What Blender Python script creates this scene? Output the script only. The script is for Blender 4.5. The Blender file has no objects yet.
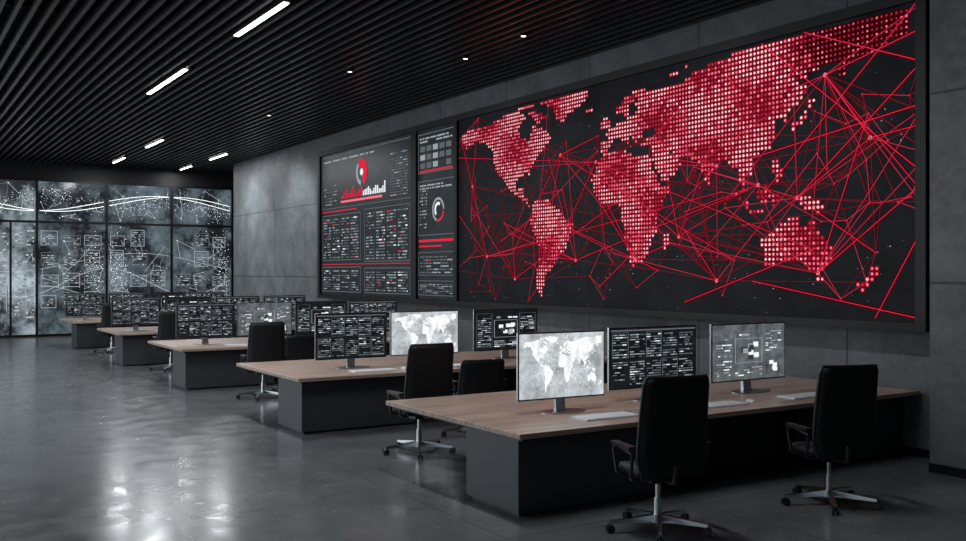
import bpy, math, random
from mathutils import Vector, Matrix
S=bpy.context.scene
try:
    S.view_settings.view_transform='Standard'
except Exception: pass
rng=random.Random(7)

# ---------------------------------------------------------------- materials
def mat(name,col,rough=.5,metal=0,em=None,es=0,spec=.5):
    m=bpy.data.materials.new(name); m.use_nodes=True
    b=m.node_tree.nodes['Principled BSDF']
    b.inputs['Base Color'].default_value=(*col,1)
    b.inputs['Roughness'].default_value=rough
    b.inputs['Metallic'].default_value=metal
    b.inputs['Specular IOR Level'].default_value=spec
    if em: 
        b.inputs['Emission Color'].default_value=(*em,1)
        b.inputs['Emission Strength'].default_value=es
    return m
def N(m,t,**kw):
    n=m.node_tree.nodes.new(t)
    for k,v in kw.items(): setattr(n,k,v)
    return n
def L(m,a,b): m.node_tree.links.new(a,b)
def ramp(m,stops):
    r=N(m,'ShaderNodeValToRGB'); e=r.color_ramp.elements
    while len(e)<len(stops): e.new(.5)
    for i,(p,c) in enumerate(stops):
        e[i].position=p; e[i].color=(*c,1)
    return r
def bsdf(m): return m.node_tree.nodes['Principled BSDF']
def coords(m,order=None,scale=(1,1,1)):
    tc=N(m,'ShaderNodeTexCoord'); src=tc.outputs['Object']
    if order:
        s=N(m,'ShaderNodeSeparateXYZ'); c=N(m,'ShaderNodeCombineXYZ'); L(m,src,s.inputs[0])
        for i,a in enumerate(order):
            if a: L(m,s.outputs[a],c.inputs[i])
        src=c.outputs[0]
    mp=N(m,'ShaderNodeMapping'); L(m,src,mp.inputs[0]); mp.inputs['Scale'].default_value=scale
    return mp.outputs[0]

def concrete(name,c0,c1,order,bw,bh,mort,rough=(.5,.8),mscale=.5,jcol=.35,bump=.15,tile=.86,rs=7):
    m=mat(name,c0); b=bsdf(m)
    v=coords(m,order)
    n1=N(m,'ShaderNodeTexNoise'); n1.inputs['Scale'].default_value=mscale; n1.inputs['Detail'].default_value=10; n1.inputs['Roughness'].default_value=.68
    L(m,v,n1.inputs['Vector'])
    r=ramp(m,[(.3,c0),(.7,c1)]); L(m,n1.outputs[0],r.inputs[0])
    br=N(m,'ShaderNodeTexBrick'); br.offset=0; L(m,v,br.inputs['Vector'])
    br.inputs['Color1'].default_value=(1,1,1,1); br.inputs['Color2'].default_value=(tile,tile,tile,1); br.inputs['Mortar'].default_value=(jcol,jcol,jcol,1)
    br.inputs['Scale'].default_value=1; br.inputs['Mortar Size'].default_value=mort; br.inputs['Brick Width'].default_value=bw; br.inputs['Row Height'].default_value=bh
    br.inputs['Mortar Smooth'].default_value=.1
    mx=N(m,'ShaderNodeMix',data_type='RGBA',blend_type='MULTIPLY'); mx.inputs[0].default_value=1
    L(m,r.outputs[0],mx.inputs[6]); L(m,br.outputs['Color'],mx.inputs[7]); L(m,mx.outputs[2],b.inputs['Base Color'])
    n2=N(m,'ShaderNodeTexNoise'); n2.inputs['Scale'].default_value=mscale*rs; n2.inputs['Detail'].default_value=8; L(m,v,n2.inputs['Vector'])
    mr=N(m,'ShaderNodeMapRange'); L(m,n2.outputs[0],mr.inputs[0]); mr.inputs[1].default_value=.3; mr.inputs[2].default_value=.7; mr.inputs[3].default_value=rough[0]; mr.inputs[4].default_value=rough[1]
    L(m,mr.outputs[0],b.inputs['Roughness'])
    if bump:
        bp=N(m,'ShaderNodeBump'); bp.inputs['Strength'].default_value=bump; bp.inputs['Distance'].default_value=.02
        L(m,n2.outputs[0],bp.inputs['Height']); L(m,bp.outputs[0],b.inputs['Normal'])
    return m

M={}
M['floor']=concrete('floor_polished_concrete',(.085,.091,.095),(.16,.168,.174),('X','Y',None),2.0,2.0,.006,(.15,.28),1.1,.5,0,.93,3)
M['wall']=concrete('wall_concrete',(.052,.058,.061),(.135,.144,.15),('Y','Z',None),2.4,1.9,.014,(.5,.75),1.5,.3,.45)
M['wallx']=concrete('wall_concrete_b',(.06,.065,.07),(.11,.12,.125),('X','Z',None),2.4,1.9,.012,(.6,.8),.9,.35,.2)
M['black']=mat('black_paint',(.006,.006,.007),.5,spec=.3)
M['slat']=mat('black_slat',(.017,.018,.02),.3)
M['void']=mat('ceiling_void',(.004,.004,.004),.9)
M['framem']=mat('mullion_metal',(.006,.006,.007),.4,.5)
M['lamp']=mat('lamp_tube',(1,1,1),.5,0,(.95,.98,1),8)
M['spot']=mat('spot_lens',(1,1,1),.5,0,(1,1,1),3)
M['base']=mat('desk_panel_graphite',(.036,.041,.046),.45)
M['base2']=mat('desk_plinth',(.012,.012,.014),.5)
M['fabric']=mat('chair_mesh_fabric',(.008,.008,.009),.6,spec=.35)
M['plastic']=mat('black_plastic',(.012,.012,.013),.38)
M['chrome']=mat('chrome',(.6,.62,.64),.22,1)
M['alu']=mat('aluminium',(.45,.47,.48),.3,1)
M['bezel']=mat('bezel',(.006,.006,.007),.3)
M['white']=mat('white_keys',(.8,.81,.83),.5)
M['whiteb']=mat('white_body',(.7,.72,.74),.4)
# wood
w=mat('wood_walnut',(.2,.15,.12),.36); M['wood']=w
v=coords(w,None,(1.2,22,22)); n=N(w,'ShaderNodeTexNoise'); n.inputs['Scale'].default_value=1; n.inputs['Detail'].default_value=7; n.inputs['Distortion'].default_value=.4
L(w,v,n.inputs['Vector']); r=ramp(w,[(.3,(.24,.165,.13)),(.52,(.4,.29,.23)),(.75,(.56,.42,.33))]); L(w,n.outputs[0],r.inputs[0]); L(w,r.outputs[0],bsdf(w).inputs['Base Color'])
# screens
def screen_mat(name,base,em,lo,hi,scale=3,rough=.35,detail=6,spec=.3,rr=(.35,.68)):
    m=mat(name,base,rough,spec=spec); b=bsdf(m)
    v=coords(m); n=N(m,'ShaderNodeTexNoise'); n.inputs['Scale'].default_value=scale; n.inputs['Detail'].default_value=detail; n.inputs['Roughness'].default_value=.7
    L(m,v,n.inputs['Vector'])
    mr=N(m,'ShaderNodeMapRange'); L(m,n.outputs[0],mr.inputs[0]); mr.inputs[1].default_value=rr[0]; mr.inputs[2].default_value=rr[1]; mr.inputs[3].default_value=lo; mr.inputs[4].default_value=hi
    b.inputs['Emission Color'].default_value=(*em,1); L(m,mr.outputs[0],b.inputs['Emission Strength'])
    return m
M['scr_dark']=screen_mat('screen_dark',(.004,.004,.005),(.6,.75,.85),.004,.022,5)
M['scr_mid']=screen_mat('screen_mid',(.01,.01,.01),(.8,.9,.95),.05,.22,6)
M['scr_bright']=screen_mat('screen_bright',(.02,.02,.02),(.88,.95,1),.33,.75,3.5,.35,6,rr=(.38,.62))
M['scr_land']=screen_mat('screen_bright_land',(.02,.02,.02),(.95,.98,1),.7,1.25,9,.35,6,rr=(.38,.62))
M['scr_map']=screen_mat('screen_map_ground',(.004,.004,.005),(.5,.6,.8),.001,.011,1.6,.5,9,.1)
M['pane']=screen_mat('glass_display',(.008,.009,.01),(.66,.86,1),.012,.3,.85,.12,12,.35,(.44,.72))
M['paneb']=screen_mat('glass_display_bright',(.01,.011,.012),(.75,.9,1),.03,.8,.75,.12,12,.4,(.42,.7))
def em(name,col,s): return mat(name,(0,0,0),.6,0,col,s,0)
M['t1']=em('ui_dim',(.6,.72,.78),.18)
M['t2']=em('ui_mid',(.75,.85,.9),.42)
M['t3']=em('ui_bright',(.9,.96,1),1.0)
M['td']=em('ui_panel',(.5,.6,.7),.07)
M['r1']=em('ui_red',(1,.03,.08),.75)
M['r2']=em('map_line_bright',(1,.03,.09),.8)
M['r3']=em('map_line_dim',(1,.02,.06),.22)
M['rg']=em('map_line_halo',(1,.02,.06),.05)
M['d1']=em('map_dot_bright',(1,.45,.5),1.3)
M['d2']=em('map_dot',(1,.16,.23),1.05)
M['d3']=em('map_dot_dim',(.8,.05,.1),.5)
M['land']=em('map_land_glow',(1,.02,.075),.14)
M['land2']=em('map_land_glow_dim',(1,.02,.075),.04)
M['wl']=em('glass_line',(.85,.95,1),.6)
M['wl2']=em('glass_line_bright',(.92,.98,1),1.8)
M['wd']=em('glass_line_dim',(.8,.92,1),.22)

# ---------------------------------------------------------------- mesh builder
class MB:
    def __init__(s): s.v=[];s.f=[];s.m=[];s.ml=[];s.T=Matrix.Identity(4); s.sm=[]
    def mi(s,k):
        if k not in s.ml: s.ml.append(k)
        return s.ml.index(k)
    def add(s,vs,fs,k,smooth=False):
        o=len(s.v); s.v+=[tuple(s.T@Vector(p)) for p in vs]
        i=s.mi(k)
        for f in fs: s.f.append(tuple(a+o for a in f)); s.m.append(i); s.sm.append(smooth)
    def quad(s,a,b,c,d,k): s.add([a,b,c,d],[(0,1,2,3)],k)
    def box(s,x0,x1,y0,y1,z0,z1,k):
        vs=[(x,y,z) for z in(z0,z1) for y in(y0,y1) for x in(x0,x1)]
        s.add(vs,[(0,2,3,1),(4,5,7,6),(0,1,5,4),(2,6,7,3),(0,4,6,2),(1,3,7,5)],k)
    def cyl(s,p,q,r0,r1,k,n=16,cap=True):
        p=Vector(p);q=Vector(q);d=(q-p).normalized()
        a=d.orthogonal().normalized();b=d.cross(a)
        vs=[]
        for c,r in((p,r0),(q,r1)):
            for i in range(n):
                t=2*math.pi*i/n; vs.append(c+a*math.cos(t)*r+b*math.sin(t)*r)
        s.add(vs,[(i,(i+1)%n,n+(i+1)%n,n+i) for i in range(n)],k,True)
        if cap: s.add(vs,[tuple(range(n))[::-1],tuple(range(n,2*n))],k)
    def path(s,pts,r,k,n=8):
        pts=[Vector(p) for p in pts]
        for a,b in zip(pts,pts[1:]): s.cyl(a,b,r,r,k,n)
    def slab(s,outline,z0,z1,k):
        n=len(outline); vs=[(x,y,z0) for x,y in outline]+[(x,y,z1) for x,y in outline]
        s.add(vs,[tuple(range(n))[::-1],tuple(range(n,2*n))]+[(i,(i+1)%n,n+(i+1)%n,n+i) for i in range(n)],k)
    def mesh(s,name):
        me=bpy.data.meshes.new(name); me.from_pydata(s.v,[],s.f)
        for k in s.ml: me.materials.append(M[k])
        me.polygons.foreach_set('material_index',s.m); me.polygons.foreach_set('use_smooth',s.sm); me.update()
        return me
    def obj(s,name,bevel=0,parent=None):
        return place(s.mesh(name),name,bevel=bevel,parent=parent)
def place(me,name,loc=(0,0,0),rz=0,scale=(1,1,1),bevel=0,parent=None):
    o=bpy.data.objects.new(name,me); S.collection.objects.link(o)
    o.location=loc;o.rotation_euler=(0,0,rz);o.scale=scale
    if bevel:
        b=o.modifiers.new('bevel','BEVEL'); b.width=bevel; b.segments=2; b.limit_method='ANGLE'
    if parent: o.parent=parent
    return o
def empty(name,loc=(0,0,0)):
    o=bpy.data.objects.new(name,None); S.collection.objects.link(o); o.location=loc; return o

# ---------------------------------------------------------------- constants
WX=9.6; SX=9.3; YW=32.8; ZC=5.45; XL=-5.0; YB=-3.5; YE=30.1; XR2=13.0
# room shell
b=MB(); b.box(XL-.2,XR2+.2,YB-.2,YW+.3,-.2,0,'floor'); b.obj('floor')
b=MB(); b.box(XL-.2,XR2+.2,YB-.2,YW+.3,5.9,6.1,'void'); b.obj('ceiling')
b=MB(); b.box(WX,WX+.3,YB,YE,0,5.9,'wall'); b.obj('wall_right')
b=MB(); b.box(XR2,XR2+.2,YE-.3,YW,0,5.9,'wall'); b.box(WX+.3,XR2,YE-.3,YE,0,5.9,'wall'); b.obj('wall_recess')
b=MB(); b.box(XL,WX,YB-.2,YB,0,5.9,'wallx'); b.obj('wall_back')
b=MB(); b.box(XL-.2,XR2,YW,YW+.25,4.95,5.9,'black'); b.obj('wall_front_header')
b=MB(); b.box(8.95,WX,YB,5.74,0,5.9,'wall'); b.obj('wall_pilaster')
b=MB()
b.box(XL-.2,XL,YB,YW,0,.4,'wall'); b.box(XL-.2,XL,YB,YW,4.9,5.9,'wall')
y=YB
while y<YW: b.box(XL-.2,XL,y,y+.25,.4,4.9,'wall'); y+=4
b.obj('wall_left')
b=MB(); b.box(WX-.02,WX,5.74,YE,0,.09,'black'); b.box(8.93,8.95,YB,5.74,0,.09,'black'); b.obj('baseboard_right')
# slatted ceiling
b=MB(); x=XL+.05
while x<XR2:
    b.box(x,x+.055,YB,YW-.02,ZC,ZC+.16,'slat'); x+=.19
y=YB+1
while y<YW: b.box(XL,XR2,y,y+.06,ZC+.16,ZC+.22,'black'); y+=2.4
b.obj('trim_ceiling_slats')

# linear lamps
def linlamp(x,y0,y1,power=60):
    b=MB(); cy=(y0+y1)/2
    b.box(x-.05,x+.05,y0-.03,y1+.03,ZC-.015,ZC+.12,'black')
    b.box(x-.035,x+.035,y0,y1,ZC-.03,ZC-.012,'lamp')
    b.obj('linear_ceiling_lamp')
    ld=bpy.data.lights.new('lamp_light','AREA'); ld.shape='RECTANGLE'; ld.size=.12; ld.size_y=y1-y0; ld.energy=power; ld.color=(.93,.97,1)
    o=bpy.data.objects.new('linear_lamp_light',ld); S.collection.objects.link(o); o.location=(x,cy,ZC-.05)
for x,y0,y1,p in [(4.38,11.6,13.6,130),(4.38,16.3,18.9,130),(6.2,25.3,27,100),(6.2,29.8,31.3,80),(8.5,27.3,28.9,70),(8.5,31,32.2,50),(1.0,12,14.6,100),(1.0,20,22.6,130),(4.38,5.4,7.6,110)]:
    linlamp(x,y0,y1,p)
# recessed spots
for x,y in [(6.8,15.0),(7.95,13.1),(7.9,11.4),(7.2,20.1)]:
    b=MB(); b.cyl((x,y,ZC-.02),(x,y,ZC+.1),.06,.06,'black',20); b.cyl((x,y,ZC-.025),(x,y,ZC-.021),.035,.035,'spot',16); b.obj('recessed_spotlight')

# ---------------------------------------------------------------- window wall
def P_win(u,v): return (u,YW-.012,v)
def uiblock(b,P,u0,u1,v0,v1,rows,mats,wt,rg,fill=.8,h=.5,maxl=.25):
    dv=(v1-v0)/rows; W=u1-u0
    for i in range(rows):
        va=v0+i*dv; u=0
        if rg.random()>.93: continue
        while u<1:
            l=rg.uniform(.04,maxl); l=min(l,1-u)
            if rg.random()<fill:
                k=rg.choices(mats,wt)[0]
                a,c=u0+u*W,u0+(u+l)*W
                b.quad(P(a,va),P(c,va),P(c,va+dv*h),P(a,va+dv*h),k)
            u+=l+.03
def outline(b,P,u0,u1,v0,v1,t,k):
    for a,c,d,e in((u0,u1,v0,v0+t),(u0,u1,v1-t,v1),(u0,u0+t,v0,v1),(u1-t,u1,v0,v1)):
        b.quad(P(a,d),P(c,d),P(c,e),P(a,e),k)
def line(b,P,a,c,t,k):
    du,dv=c[0]-a[0],c[1]-a[1]; l=math.hypot(du,dv) or 1; nx,ny=-dv/l*t/2,du/l*t/2
    b.quad(P(a[0]+nx,a[1]+ny),P(c[0]+nx,c[1]+ny),P(c[0]-nx,c[1]-ny),P(a[0]-nx,a[1]-ny),k)
def disc(b,P,u,v,r,k,n=8,ri=0,a0=0,a1=2*math.pi):
    if ri==0: b.add([P(u+r*math.cos(2*math.pi*i/n),v+r*math.sin(2*math.pi*i/n)) for i in range(n)],[tuple(range(n))],k)
    else:
        for i in range(n):
            p,q=a0+(a1-a0)*i/n,a0+(a1-a0)*(i+1)/n
            b.quad(P(u+ri*math.cos(p),v+ri*math.sin(p)),P(u+r*math.cos(p),v+r*math.sin(p)),P(u+r*math.cos(q),v+r*math.sin(q)),P(u+ri*math.cos(q),v+ri*math.sin(q)),k)
edges=[-5.0,-2.0,.06,2.13,4.2,6.27,8.34,10.41,13.0]
for i,(x0,x1) in enumerate(zip(edges,edges[1:])):
    b=MB(); rg=random.Random(60+i)
    b.box(x0+.001,x1-.001,YW,YW+.05,0.05,4.95,'paneb' if i<4 else 'pane')
    b.box(x0+.001,x0+.035,YW-.06,YW+.1,0,4.95,'framem'); b.box(x1-.035,x1-.001,YW-.06,YW+.1,0,4.95,'framem')
    b.box(x0+.035,x1-.035,YW-.06,YW+.1,3.57,3.64,'framem'); b.box(x0+.035,x1-.035,YW-.06,YW+.1,4.88,4.95,'framem'); b.box(x0+.035,x1-.035,YW-.06,YW+.1,0,.08,'framem')
    xa,xb=x0+.08,x1-.08
    if i!=3:
        for gx in range(3):
            for gz in range(4):
                if rg.random()<.3: continue
                cw=(xb-xa)/3; u=xa+gx*cw+.04; v=.9+gz*.66; ww=cw-rg.uniform(.1,.25); hh=rg.uniform(.3,.55)
                outline(b,P_win,u,u+ww,v,v+hh,.012,rg.choice(['wl','wd']))
                uiblock(b,P_win,u+.04,u+ww-.04,v+.04,v+hh-.04,rg.randint(5,8),['wd','wl'],[2,2],rg,.65,.4,.25)
    pts=[(rg.uniform(xa,xb),rg.triangular(.3,3.5,2.0)) for _ in range(30)]+[(rg.uniform(xa,xb),rg.uniform(3.7,4.8)) for _ in range(20)]
    for a in pts:
        for c in sorted(pts,key=lambda q:(q[0]-a[0])**2+(q[1]-a[1])**2)[1:4]:
            if (a[1]-3.6)*(c[1]-3.6)>0: line(b,P_win,a,c,.01,rg.choice(['wl','wd','wd']))
        disc(b,P_win,a[0],a[1],rg.uniform(.006,.018),rg.choice(['wl','wl2']),6)
    cx,cz=(xb-.2 if i%2==0 else xa+.2),rg.uniform(1.6,2.4)
    for k in range(330):
        u=rg.gauss(cx,.3); v=rg.gauss(cz,.75)
        if xa<u<xb and .2<v<3.5: disc(b,P_win,u,v,rg.uniform(.004,.014),rg.choice(['wl','wl2']),5)
    for k in range(260):
        u=rg.uniform(xa,xb); v=4.25+.2*math.sin(u*1.7)+rg.gauss(0,.18)
        if 3.68<v<4.86: disc(b,P_win,u,v,rg.uniform(.004,.012),rg.choice(['wl','wl2']),5)
    for (c0,A,fq,ph,t,k) in [(1.7,.45,1.2,.3,.016,'wl'),(2.35,.3,.8,2.0,.012,'wl'),(1.1,.5,.9,4.0,.012,'wl')]:
        prev=None
        for s in range(25):
            u=xa+(xb-xa)*s/24; vv=c0+A*math.sin(u*fq+ph)
            if prev: line(b,P_win,prev,(u,vv),t,k)
            prev=(u,vv)
    for q in range(2):
        prev=None
        for s in range(25):
            u=xa+(xb-xa)*s/24; vv=4.25+.3*math.sin(u*.8+1+q*.5)
            if prev: line(b,P_win,prev,(u,vv),.016,'wl2')
            prev=(u,vv)
    if i==3:
        b.box(x0+.55,x0+.62,YW-.06,YW+.1,.08,3.57,'framem'); b.box(x0+1.3,x0+1.36,YW-.06,YW+.1,.08,3.57,'framem')
        b.cyl((x0+1.22,YW-.1,.8),(x0+1.22,YW-.1,1.6),.02,.02,'alu',8)
        uiblock(b,P_win,x0+1.45,xb,.6,3.4,26,['wd','wl'],[2,1],rg,.6,.4)
        uiblock(b,P_win,x0+.7,x0+1.2,1.2,3.4,22,['wd','wl'],[2,1],rg,.5,.4)
    b.obj('glazed_bay_%d'%(i+1))  # one of these bays is a glass door, the others are windows

# ---------------------------------------------------------------- video wall
root=empty('video_wall_display',(SX,14,3.2))
def fin(b,name): 
    o=b.obj(name); o.parent=root; o.matrix_parent_inverse=Matrix.Translation(root.location).inverted(); return o
ZB,ZT=1.48,4.88
b=MB()
Y0,Y1=5.98,22.35
b.box(SX+.02,WX-.001,Y0,Y1,1.38,5.0,'black')
b.box(SX-.05,SX+.02,Y0,Y1,4.88,5.0,'black'); b.box(SX-.05,SX+.02,Y0,Y1,1.38,1.47,'black')
for a,c in((Y0,6.1),(15.57,15.68),(17.2,17.42),(22.22,22.35)): b.box(SX-.05,SX+.02,a,c,1.47,4.88,'black')
fin(b,'frame')
U0=15.57
def P_map(u,v,o=.004): return (SX-o,U0-u,v)
b=MB(); b.quad((SX,U0,ZB),(SX,6.1,ZB),(SX,6.1,ZT),(SX,U0,ZT),'scr_map'); fin(b,'map_screen')
polys=[
[(-168,66),(-156,71),(-130,70),(-115,74),(-95,75),(-85,70),(-95,62),(-92,57),(-82,53),(-79,58),(-78,63),(-68,60),(-60,55),(-56,51),(-65,46),(-70,43),(-75,38),(-81,31),(-80,25),(-84,30),(-94,29),(-97,25),(-96,19),(-90,21),(-87,21),(-88,15),(-83,14),(-83,9),(-79,9),(-82,7),(-92,14),(-105,20),(-112,27),(-115,31),(-121,34),(-125,42),(-125,49),(-135,58),(-148,60),(-160,56),(-166,60)],
[(-85,74),(-70,71),(-62,66),(-72,63),(-80,70)],
[(-92,80),(-65,82),(-78,76),(-95,76)],
[(-72,78),(-60,82),(-35,83),(-20,80),(-22,71),(-40,65),(-44,60),(-52,64),(-56,72)],
[(-78,9),(-72,12),(-61,10),(-51,4),(-44,-2),(-35,-7),(-39,-15),(-42,-23),(-48,-27),(-55,-35),(-62,-39),(-65,-45),(-67,-52),(-68,-56),(-74,-50),(-73,-38),(-71,-20),(-77,-12),(-81,-5),(-79,2)],
[(-6,35),(10,37),(20,31),(33,31),(37,21),(43,12),(51,12),(46,3),(40,-5),(40,-15),(35,-22),(32,-28),(26,-34),(19,-35),(14,-22),(12,-12),(9,0),(8,4),(-8,4),(-16,12),(-17,20),(-12,28)],
[(44,-17),(50,-14),(48,-25),(44,-25)],
[(-9,37),(-9,43),(-1,44),(-4,48),(3,51),(8,54),(12,54),(20,55),(22,59),(28,60),(22,61),(24,65),(20,64),(17,61),(16,56),(12,57),(6,58),(6,62),(14,68),(25,71),(40,67),(45,68),(60,69),(70,73),(85,75),(104,78),(115,77),(140,79),(160,80),(192,80),(192,66),(182,64),(172,61),(163,60),(161,54),(156,52),(157,60),(145,59),(136,54),(141,52),(135,44),(129,41),(129,35),(126,35),(125,39),(119,39),(122,37),(120,34),(122,30),(118,24),(110,21),(106,19),(109,13),(105,9),(101,13),(104,2),(100,6),(98,15),(94,17),(90,22),(86,20),(80,15),(78,8),(73,17),(71,21),(66,25),(57,26),(50,30),(56,25),(59,22),(54,17),(44,13),(39,21),(35,28),(35,36),(27,37),(28,41),(40,42),(35,46),(29,45),(27,41),(23,40),(22,37),(19,42),(13,45),(18,40),(15,38),(9,44),(3,43),(-1,37)],
[(-6,50),(2,52),(-2,58),(-6,58),(-10,53)],[(-24,66),(-14,66),(-16,63),(-22,63)],
[(130,31),(140,35),(142,43),(146,44),(141,46),(138,38),(131,34)],
[(95,6),(105,-3),(106,-7),(98,0)],[(105,-6),(115,-7),(115,-10),(106,-8)],[(109,1),(117,7),(119,1),(115,-4),(110,-2)],
[(119,1),(125,2),(122,-5),(119,-5)],[(131,-1),(141,-2),(150,-7),(147,-11),(138,-8)],[(119,18),(123,18),(127,8),(121,7)],
[(113,-22),(122,-17),(130,-11),(136,-12),(136,-15),(140,-17),(142,-10),(146,-18),(153,-26),(153,-32),(149,-38),(144,-39),(138,-35),(131,-32),(118,-36),(114,-34)],
[(144,-41),(149,-41),(147,-44)],
[(172,-34),(179,-38),(175,-42),(168,-48),(166,-45),(173,-40)],
[(49,72),(66,77),(62,77),(50,74)],[(12,79),(26,80),(20,77)]]
def inside(x,y):
    for p in polys:
        c=False;j=len(p)-1
        for i in range(len(p)):
            xi,yi=p[i];xj,yj=p[j]
            if (yi>y)!=(yj>y) and x<(xj-xi)*(y-yi)/(yj-yi)+xi: c=not c
            j=i
        if c: return True
    return False
KX=.0258;KZ=.0243
def ll(u,v): return (u-.1)/KX-168,(v-2.95)/KZ
bd=MB(); pitch=.06
Pd=lambda u,v:P_map(u,v,.004); Pl=lambda u,v:P_map(u,v,.002)
nu=int(9.42/pitch); nv=int((ZT-ZB-.02)/pitch)
rd=random.Random(3)
for i in range(nu):
    for j in range(nv):
        u=.04+i*pitch; v=ZB+.03+j*pitch
        lo,la=ll(u,v)
        if inside(lo,la):
            f=min(1,max(0,(lo-122)/38))*min(1,max(0,(la-38)/20)) # fade to the far east
            q=math.sin(lo*.09+1)*math.cos(la*.13)+rd.uniform(-.7,.7)
            k='d1' if q>.2 else('d2' if q>-.7 else 'd3')
            if rd.random()<f: k=rd.choice(['d2','d3','d3'])
            disc(bd,Pd,u,v,rd.uniform(.0165,.0205)*(1-.3*f),k,8)
            h=pitch/2
            bd.quad(Pl(u-h,v-h),Pl(u+h,v-h),Pl(u+h,v+h),Pl(u-h,v+h),'land' if rd.random()>f*1.2 else 'land2')
        elif rd.random()<.06 and math.sin(u*2.1)+math.cos(v*3.3)>0: disc(bd,Pd,u+rd.uniform(-.02,.02),v,rd.uniform(.004,.009),rd.choice(['t1','t2']),5)
fin(bd,'map_dots')
# network lines, clipped to the display
bn=MB(); rn=random.Random(11); Pn=lambda u,v:P_map(u,v,.006); Ph=lambda u,v:P_map(u,v,.001)
def cl(a,c,t,k):
    u0,u1,v0,v1=.02,9.45,ZB+.02,ZT-.02
    dx,dy=c[0]-a[0],c[1]-a[1]; s,e=0,1
    for p,q in((-dx,a[0]-u0),(dx,u1-a[0]),(-dy,a[1]-v0),(dy,v1-a[1])):
        if abs(p)<1e-9:
            if q<0: return
            continue
        r=q/p
        if p<0: s=max(s,r)
        else: e=min(e,r)
    if s<e:
        A,B=(a[0]+dx*s,a[1]+dy*s),(a[0]+dx*e,a[1]+dy*e)
        line(bn,Pn,A,B,t,k)
        if k=='r2' and t>.006: line(bn,Ph,A,B,t*4.5,'rg')
nodes=[(rn.uniform(-.3,9.8),rn.triangular(ZB-.2,ZT+.3,2.4)) for _ in range(150)]
hubs=[(4.1,3.7),(5.9,2.5),(7.3,3.1),(8.2,2.0),(8.3,4.3),(2.6,3.0),(1.0,2.3),(6.6,3.4),(3.6,2.2),(7.9,2.9),(5.0,2.2),(8.9,3.5),(6.6,1.9),(.5,3.6),(3.2,3.9),(1.9,1.9)]
for hb in hubs:
    near=sorted(nodes,key=lambda q:(q[0]-hb[0])**2+(q[1]-hb[1])**2)[:50]
    for q in rn.sample(near,14): cl(hb,q,rn.choice([.005,.006,.008]),rn.choice(['r2','r3','r3']))
    disc(bn,Pn,hb[0],hb[1],.028,'d2',8)
for i,a in enumerate(nodes):
    for c in sorted(nodes,key=lambda q:(q[0]-a[0])**2+(q[1]-a[1])**2)[1:4]:
        cl(a,c,.005,rn.choice(['r2','r3','r3']))
    if 0.05<a[0]<9.4 and ZB+.03<a[1]<ZT-.03: disc(bn,Pn,a[0],a[1],.012,'r2',6)
for _ in range(26):
    a,c=rn.choice(hubs),rn.choice(nodes); cl(a,c,.007,rn.choice(['r2','r3']))
for (a,c) in [((7.4,3.0),(9.6,5.0)),((7.3,4.9),(9.6,3.0)),((7.9,4.9),(9.6,4.2)),((6.9,3.4),(9.6,3.8)),((7.9,2.9),(9.6,4.3)),((8.2,2.0),(9.6,3.0)),((7.2,1.9),(9.6,1.5)),((6,1.6),(8.2,2.3)),((8.9,1.4),(9.6,2.6)),((8.3,4.3),(9.6,4.6)),((8.3,4.3),(8.9,3.5))]:
    cl(a,c,.009,'r2')
fin(bn,'map_network')
# dashboards
b=MB(); b.quad((SX,22.22,ZB),(SX,17.42,ZB),(SX,17.42,ZT),(SX,22.22,ZT),'scr_dark'); b.quad((SX,17.2,ZB),(SX,15.68,ZB),(SX,15.68,ZT),(SX,17.2,ZT),'scr_dark'); fin(b,'dashboard_screens')
b=MB(); rg=random.Random(5)
PA=lambda u,v:(SX-.006,22.22-u,v)
PB=lambda u,v:(SX-.006,17.2-u,v)
outline(b,PA,.06,4.74,3.55,4.82,.02,'t1'); uiblock(b,PA,.2,3.0,4.68,4.74,1,['t2'],[1],rg,1,.6,.2)
uiblock(b,PA,.2,.95,3.65,4.55,12,['t1','t2'],[3,1],rg,.6,.3,.3)
uiblock(b,PA,3.8,4.6,3.65,4.6,16,['t1','t2'],[2,1],rg,.75,.4,.2)
disc(b,PA,2.35,4.3,.3,'r1',20,.1,-1.2,2.2); disc(b,PA,2.35,4.3,.3,'t2',14,.2,2.3,4.6); disc(b,PA,2.35,4.3,.08,'t3',12)
for i in range(26):
    h=.06+.2*abs(math.sin(i*.7))*rg.uniform(.5,1); u=1.25+i*.09
    b.quad(PA(u,3.76),PA(u+.06,3.76),PA(u+.06,3.76+h),PA(u,3.76+h),'r1' if i<13 else 't3')
b.quad(PA(1.2,3.66),PA(3.4,3.66),PA(3.4,3.71),PA(1.2,3.71),'d2')
for (u0,u1,v0,v1,rows) in((.1,2.3,2.3,3.4,15),(2.5,4.7,2.25,3.45,16),(.1,2.3,1.55,2.15,9),(2.5,4.7,1.55,2.12,8)):
    outline(b,PA,u0,u1,v0,v1,.02,'t1')
    n=4
    for k in range(n):
        a=u0+.08+(u1-u0-.1)*k/n
        uiblock(b,PA,a,a+(u1-u0)/n-.12,v0+.06,v1-.06,rows,['t1','t2','t3','r1'],[5,4,.5,.3],rg,.78,.42,.4)
b.quad(PA(.1,3.47),PA(2.1,3.47),PA(2.1,3.495),PA(.1,3.495),'r1'); b.quad(PA(.1,2.2),PA(4.7,2.2),PA(4.7,2.215),PA(.1,2.215),'r1')
outline(b,PB,.04,1.48,4.0,4.8,.02,'t1')
uiblock(b,PB,.1,1.4,4.62,4.75,2,['t2'],[1],rg,.9,.5)
for i in range(5):
    for j in range(3):
        u=.12+i*.26; v=4.1+j*.17
        b.quad(PB(u,v),PB(u+.2,v),PB(u+.2,v+.11),PB(u,v+.11),rg.choice(['t1','t2','td','t1']))
b.quad(PB(.1,4.03),PB(1.4,4.03),PB(1.4,4.06),PB(.1,4.06),'r1')
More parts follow.
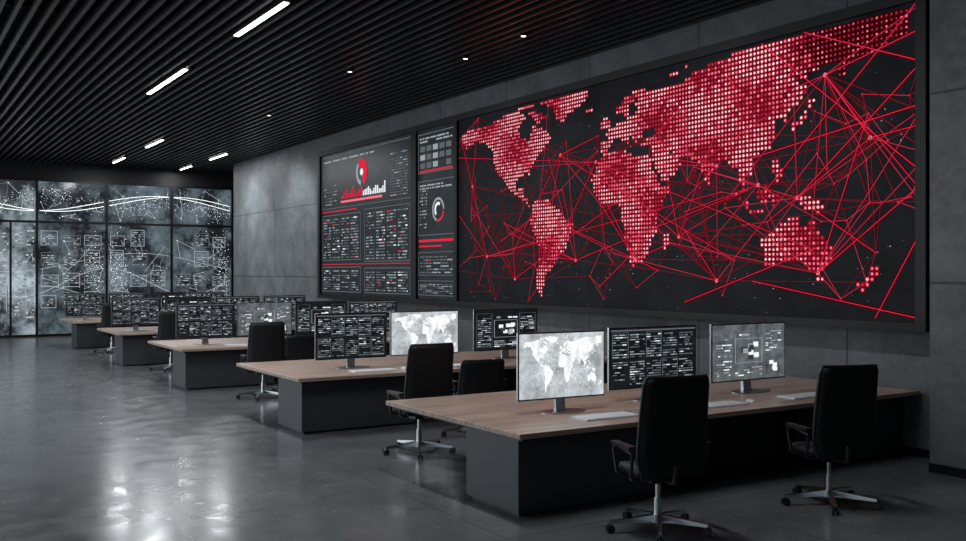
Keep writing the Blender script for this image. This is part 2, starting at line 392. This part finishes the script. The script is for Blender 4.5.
outline(b,PB,.04,1.48,2.75,3.85,.02,'t1')
disc(b,PB,.85,3.25,.24,'t2',20,.19,0,4.4); disc(b,PB,.85,3.25,.15,'t3',12,.09,1,4); disc(b,PB,.85,3.25,.24,'r1',8,.19,4.5,6.1)
uiblock(b,PB,.1,.4,2.9,3.7,12,['t1','t2'],[1,1],rg,.7,.4)
uiblock(b,PB,.1,1.4,3.68,3.8,2,['t2'],[1],rg,.9,.5)
b.quad(PB(.06,2.62),PB(1.46,2.62),PB(1.46,2.67),PB(.06,2.67),'r1'); b.quad(PB(.06,2.52),PB(1.0,2.52),PB(1.0,2.55),PB(.06,2.55),'r1')
for v0,v1 in((1.95,2.42),(1.55,1.85)):
    outline(b,PB,.04,1.48,v0,v1,.015,'t1'); uiblock(b,PB,.1,1.4,v0+.05,v1-.05,6,['t1','t2','r1'],[3,2,.3],rg,.8,.4)
fin(b,'dashboard_readouts')

# ---------------------------------------------------------------- desks
DZ=.72; XA,XB=4.3,9.57
def desk(yn):
    b=MB()
    b.box(XA,XB,yn,yn+2.38,DZ-.045,DZ,'wood')
    o=empty('desk',(XA,yn,0))
    def ch(bb,nm,bev):
        c=bb.obj(nm,bevel=bev); c.parent=o; c.matrix_parent_inverse=Matrix.Translation(o.location).inverted()
    ch(b,'tabletop',.006)
    b=MB()
    b.box(4.42,6.0,yn+.2,yn+1.02,.03,DZ-.07,'base'); b.box(8.3,9.5,yn+.2,yn+1.02,.03,DZ-.07,'base'); ch(b,'cabinets',.004)
    b=MB(); b.box(4.46,9.25,yn+.25,yn+.98,0,.03,'base2'); b.box(6.0,8.3,yn+.62,yn+1.0,.03,DZ-.07,'base2'); b.box(5.4,9.2,yn+1.02,yn+1.85,.0,DZ-.07,'base2')
    b.box(XA+.06,XB-.06,yn+.06,yn+2.32,DZ-.07,DZ-.045,'base2')
    ch(b,'understructure',0)
desks=[6.25,10.98,16.27,21.22,26.8]
for y in desks: desk(y)

# ---------------------------------------------------------------- monitors
def monitor_mesh(style,seed):
    b=MB(); rg=random.Random(seed); W,H=1.1,.62; z0=.12; z1=z0+H
    b.box(-W/2,W/2,0,.022,z0,z1,'alu'); b.box(-W/2+.004,W/2-.004,-.004,0,z0+.004,z1-.004,'bezel')
    b.box(-W*.3,W*.3,.022,.05,z0+.1,z1-.1,'plastic')
    bg={'bright':'scr_bright','code':'scr_dark','dash':'scr_dark','mid':'scr_mid'}[style]
    b.quad((-W/2+.014,-.006,z0+.016),(W/2-.014,-.006,z0+.016),(W/2-.014,-.006,z1-.014),(-W/2+.014,-.006,z1-.014),bg)
    P=lambda u,v:(-W/2+.02+u*(W-.04),-.008,z0+.022+v*(H-.04))
    ms=['t1','t2','t3']
    if style=='code':
        for cx in range(5):
            for cy in range(2):
                u0=.02+cx*.195; v0=.04+cy*.47
                uiblock(b,P,u0,u0+.17,v0,v0+.42,10,ms,[4,3,.6],rg,.75,.42,.4)
                if rg.random()<.4: outline(b,P,u0-.008,u0+.178,v0-.01,v0+.43,.006,'t1')
        b.quad(P(0,.96),P(1,.96),P(1,.985),P(0,.985),'t1')
    elif style in('dash','mid'):
        outline(b,P,.3,.68,.3,.75,.008,'t2'); outline(b,P,.02,.27,.05,.92,.006,'t1'); outline(b,P,.71,.98,.05,.92,.006,'t1')
        uiblock(b,P,.04,.25,.08,.88,16,ms,[3,3,1],rg,.8,.42,.4); uiblock(b,P,.73,.96,.5,.9,9,ms,[3,3,2],rg,.8,.45,.4)
        uiblock(b,P,.3,.68,.06,.24,4,ms,[2,3,2],rg,.8,.5,.3); uiblock(b,P,.3,.68,.8,.92,2,ms,[1,1,1],rg,.8,.6,.3)
        for _ in range(9):
            u,v=rg.uniform(.33,.58),rg.uniform(.34,.62); k=rg.choice(['t3','t2','td']); b.quad(P(u,v),P(u+.07,v),P(u+.07,v+.09),P(u,v+.09),k)
        for _ in range(4):
            u,v=rg.uniform(.74,.88),rg.uniform(.1,.38); b.quad(P(u,v),P(u+.06,v),P(u+.06,v+.07),P(u,v+.07),'t3')
    else:
        nx,ny=110,60
        for i in range(nx):
            for j in range(ny):
                if inside(-170+350*i/nx,-62+146*j/ny):
                    u,v=.02+.96*i/nx,.04+.92*j/ny
                    b.quad(P(u,v),P(u+.96/nx,v),P(u+.96/nx,v+.92/ny),P(u,v+.92/ny),'scr_land')
        P2=lambda u,v:(P(u,v)[0],-.0095,P(u,v)[2])
        for _ in range(14):
            line(b,P2,(rg.uniform(.05,.95),rg.uniform(.05,.95)),(rg.uniform(.05,.95),rg.uniform(.05,.95)),.003,'t3')
        for _ in range(90):
            disc(b,P2,min(.98,max(.02,rg.gauss(.45,.22))),min(.97,max(.03,rg.gauss(.5,.22))),rg.uniform(.002,.006),'wl2',6)
    vs=[(-.05,.05,.34),(.05,.05,.34),(.06,.02,.012),(-.06,.02,.012),(-.05,.075,.34),(.05,.075,.34),(.06,.06,.012),(-.06,.06,.012)]
    b.add(vs,[(0,1,2,3),(7,6,5,4),(0,4,5,1),(1,5,6,2),(2,6,7,3),(3,7,4,0)],'alu')
    out=[(.26*math.cos(t),-.02+.13*math.sin(t)) for t in [2*math.pi*i/32 for i in range(32)]]
    b.slab(out,0,.012,'alu')
    return b.mesh('computer_monitor')
mm={'bright':monitor_mesh('bright',1),'code':monitor_mesh('code',2),'dash':monitor_mesh('dash',3),'mid':monitor_mesh('mid',4),'code2':monitor_mesh('code',9)}
def mon(style,x,y,w=1.1,rz=0): place(mm[style],'computer_monitor',(x,y,DZ),rz,(w/1.1,1,1))
mon('bright',5.34,7.08,.96,math.radians(-3)); mon('code',6.67,7.3,1.18); mon('mid',7.95,7.2,1.14)
mon('code2',5.42,11.9,1.05); mon('bright',6.58,11.95,1.1); mon('dash',8.0,12.0,1.15)
for x,s in((4.98,'code'),(6.08,'mid'),(7.2,'dash'),(8.3,'code2')): mon(s,x,17.2,1.05)
for x,s in((4.85,'code2'),(6.0,'dash'),(7.15,'code'),(8.3,'code')): mon(s,x,22.1,1.05)
for x,s in((4.75,'code'),(5.85,'code2'),(6.95,'dash'),(8.05,'code')): mon(s,x,27.7,1.0)

# keyboards
b=MB(); b.box(-.24,.24,-.08,.08,0,.012,'whiteb')
for i in range(14):
    for j in range(5):
        b.box(-.228+i*.033,-.228+i*.033+.028,-.07+j*.029,-.07+j*.029+.024,.012,.017,'white')
kb=b.mesh('keyboard')
b=MB()
for i,(rx,ry,h) in enumerate([(.034,.056,.0),(.033,.055,.012),(.027,.047,.022),(.015,.028,.029)]):
    if i:
        o=[(rx*math.cos(t*math.pi/8),ry*math.sin(t*math.pi/8)) for t in range(16)]
        vs=[(p[0]*prx/rx,p[1]*pry/ry,ph) for p in o]+[(p[0],p[1],h) for p in o]
        b.add(vs,[(k,(k+1)%16,16+(k+1)%16,16+k) for k in range(16)]+([tuple(range(16,32))] if i==3 else []),'whiteb',True)
    prx,pry,ph=rx,ry,h
mo=b.mesh('computer_mouse')
for yn in desks:
    for x in (5.35,6.75,8.0):
        if yn>20 and x>7: continue
        place(kb,'keyboard',(x+.12,yn+.36,DZ),rng.uniform(-.06,.06),(1.25,1.5,1)); place(mo,'computer_mouse',(x+.57,yn+.36,DZ))

# ---------------------------------------------------------------- chairs
def chair_mesh(top=1.24):
    b=MB()
    def ring(rx,ry,z,cy,n=28):
        r=[]
        for i in range(n):
            t=2*math.pi*i/n; c,s=math.cos(t),math.sin(t)
            r.append((rx*math.copysign(abs(c)**.5,c),cy+ry*math.copysign(abs(s)**.5,s),z-(.02*max(0,(s-.3)))))
        return r
    rings=[ring(.2,.19,.435,.02),ring(.25,.24,.45,.02),ring(.262,.25,.485,.02),ring(.25,.24,.515,.02),ring(.19,.18,.525,.02)]
    vs=[p for r in rings for p in r]; n=28
    b.add(vs,[(k*n+i,k*n+(i+1)%n,(k+1)*n+(i+1)%n,(k+1)*n+i) for k in range(4) for i in range(n)]+[tuple(range(n))[::-1],tuple(range(4*n,5*n))],'fabric',True)
    R,C=14,8; fr=[];bk=[]
    z0=.45
    for r in range(R+1):
        t=r/R; z=z0+(top-z0)*t
        w=.24+.045*min(1,t*5) - .03*max(0,t-.3)
        if t>.92: w-=.015*((t-.92)/.08)**2
        y=-.235-.08*t+.02*math.sin(t*math.pi)
        for c in range(C+1):
            s=c/C*2-1; yy=y+.03*s*s
            fr.append((w*s,yy,z)); bk.append((w*s,yy-.028,z))
    off=len(fr); vs=fr+bk; F=[]
    W=C+1
    for r in range(R):
        for c in range(C):
            a=r*W+c; F.append((a,a+W,a+W+1,a+1)); F.append((off+a,off+a+1,off+a+W+1,off+a+W))
    for r in range(R):
        a=r*W;F.append((a,off+a,off+a+W,a+W)); a=r*W+C;F.append((a,a+W,off+a+W,off+a))
    for c in range(C):
        F.append((c,c+1,off+c+1,off+c)); a=R*W+c; F.append((a,off+a,off+a+1,a+1))
    b.add(vs,F,'fabric',True)
    for sx in(0,C):
        pts=[(Vector(fr[r*W+sx])+Vector(bk[r*W+sx]))/2 for r in range(R+1)]
        b.path(pts,.016,'plastic',8)
    pts=[(Vector(fr[R*W+c])+Vector(bk[R*W+c]))/2 for c in range(W)]; b.path(pts,.016,'plastic',8)
    b.path([(0,-.05,.42),(0,-.27,.42),(0,-.285,.56)],.024,'plastic',8)
    b.box(-.11,.11,-.12,.12,.39,.445,'plastic')
    for sx in(-1,1):
        b.path([(sx*.2,-.12,.43),(sx*.3,-.14,.45),(sx*.315,-.19,.64),(sx*.315,.06,.675),(sx*.31,.14,.64),(sx*.3,.1,.45),(sx*.2,.08,.43)],.014,'plastic',8)
        b.box(sx*.315-.03,sx*.315+.03,-.2,.12,.675,.7,'plastic')
    b.cyl((0,0,.22),(0,0,.4),.02,.02,'chrome'); b.cyl((0,0,.09),(0,0,.26),.034,.032,'chrome'); b.cyl((0,0,.07),(0,0,.13),.05,.045,'chrome')
    for i in range(5):
        a=2*math.pi*i/5+.5
        b.T=Matrix.Rotation(a,4,'Z')
        b.add([(.03,-.028,.075),(.03,.028,.075),(.03,.024,.13),(.03,-.024,.13),(.39,-.013,.068),(.39,.013,.068),(.39,.011,.09),(.39,-.011,.09)],
              [(0,1,2,3),(4,7,6,5),(0,4,5,1),(1,5,6,2),(2,6,7,3),(3,7,4,0)],'chrome')
        b.cyl((.38,0,.04),(.38,0,.08),.01,.01,'plastic',8)
        for yy in(-.026,.008): b.cyl((.385,yy,.033),(.385,yy+.018,.033),.033,.033,'plastic',14)
        b.T=Matrix.Identity(4)
    return b.mesh('office_chair')
ca=chair_mesh(1.22); cb=chair_mesh(.95)
for x,y,m,rz in[(5.12,5.56,ca,-.25),(6.95,5.4,ca,-.33),(5.1,9.4,ca,-.02),(6.2,10.0,cb,-.2),(5.2,14.8,ca,-.12),(6.0,15.4,cb,-.1),(5.1,20.1,ca,-.1),(6.6,20.2,cb,0),(5.0,25.5,ca,0),(6.9,25.4,cb,.1)]:
    place(m,'office_chair',(x,y,0),rz)

# ---------------------------------------------------------------- light
wd=bpy.data.worlds.new('World'); S.world=wd; wd.use_nodes=True
wd.node_tree.nodes['Background'].inputs[0].default_value=(.75,.87,1,1); wd.node_tree.nodes['Background'].inputs[1].default_value=.6
def area(name,loc,rot,sx,sy,e,col=(.88,.95,1)):
    ld=bpy.data.lights.new(name,'AREA'); ld.shape='RECTANGLE'; ld.size=sx; ld.size_y=sy; ld.energy=e; ld.color=col
    o=bpy.data.objects.new(name,ld); S.collection.objects.link(o); o.location=loc; o.rotation_euler=rot
area('daylight_left_glazing',(XL-.4,21,2.7),(0,math.radians(-90),0),4.4,23,720)
for yy,e in ((9,45),(14,70),(19,120),(24.5,380),(28.3,420)):
    ld=bpy.data.lights.new('wall_washer','SPOT'); ld.energy=e; ld.spot_size=math.radians(95); ld.spot_blend=.9; ld.shadow_soft_size=.15; ld.color=(.84,.94,1)
    o=bpy.data.objects.new('wall_washer_light',ld); S.collection.objects.link(o); o.location=(7.9,yy,5.35)
    o.rotation_euler=Vector((1.1,0,-1.6)).to_track_quat('-Z','Y').to_euler()

# ---------------------------------------------------------------- camera
cd=bpy.data.cameras.new('Camera'); cam=bpy.data.objects.new('Camera',cd); S.collection.objects.link(cam)
cam.location=(0,0,2.0); cam.rotation_euler=(math.pi/2,0,-math.radians(32.3)); cd.lens=957/966*36; cd.sensor_width=36; cd.shift_y=.0026
S.camera=cam
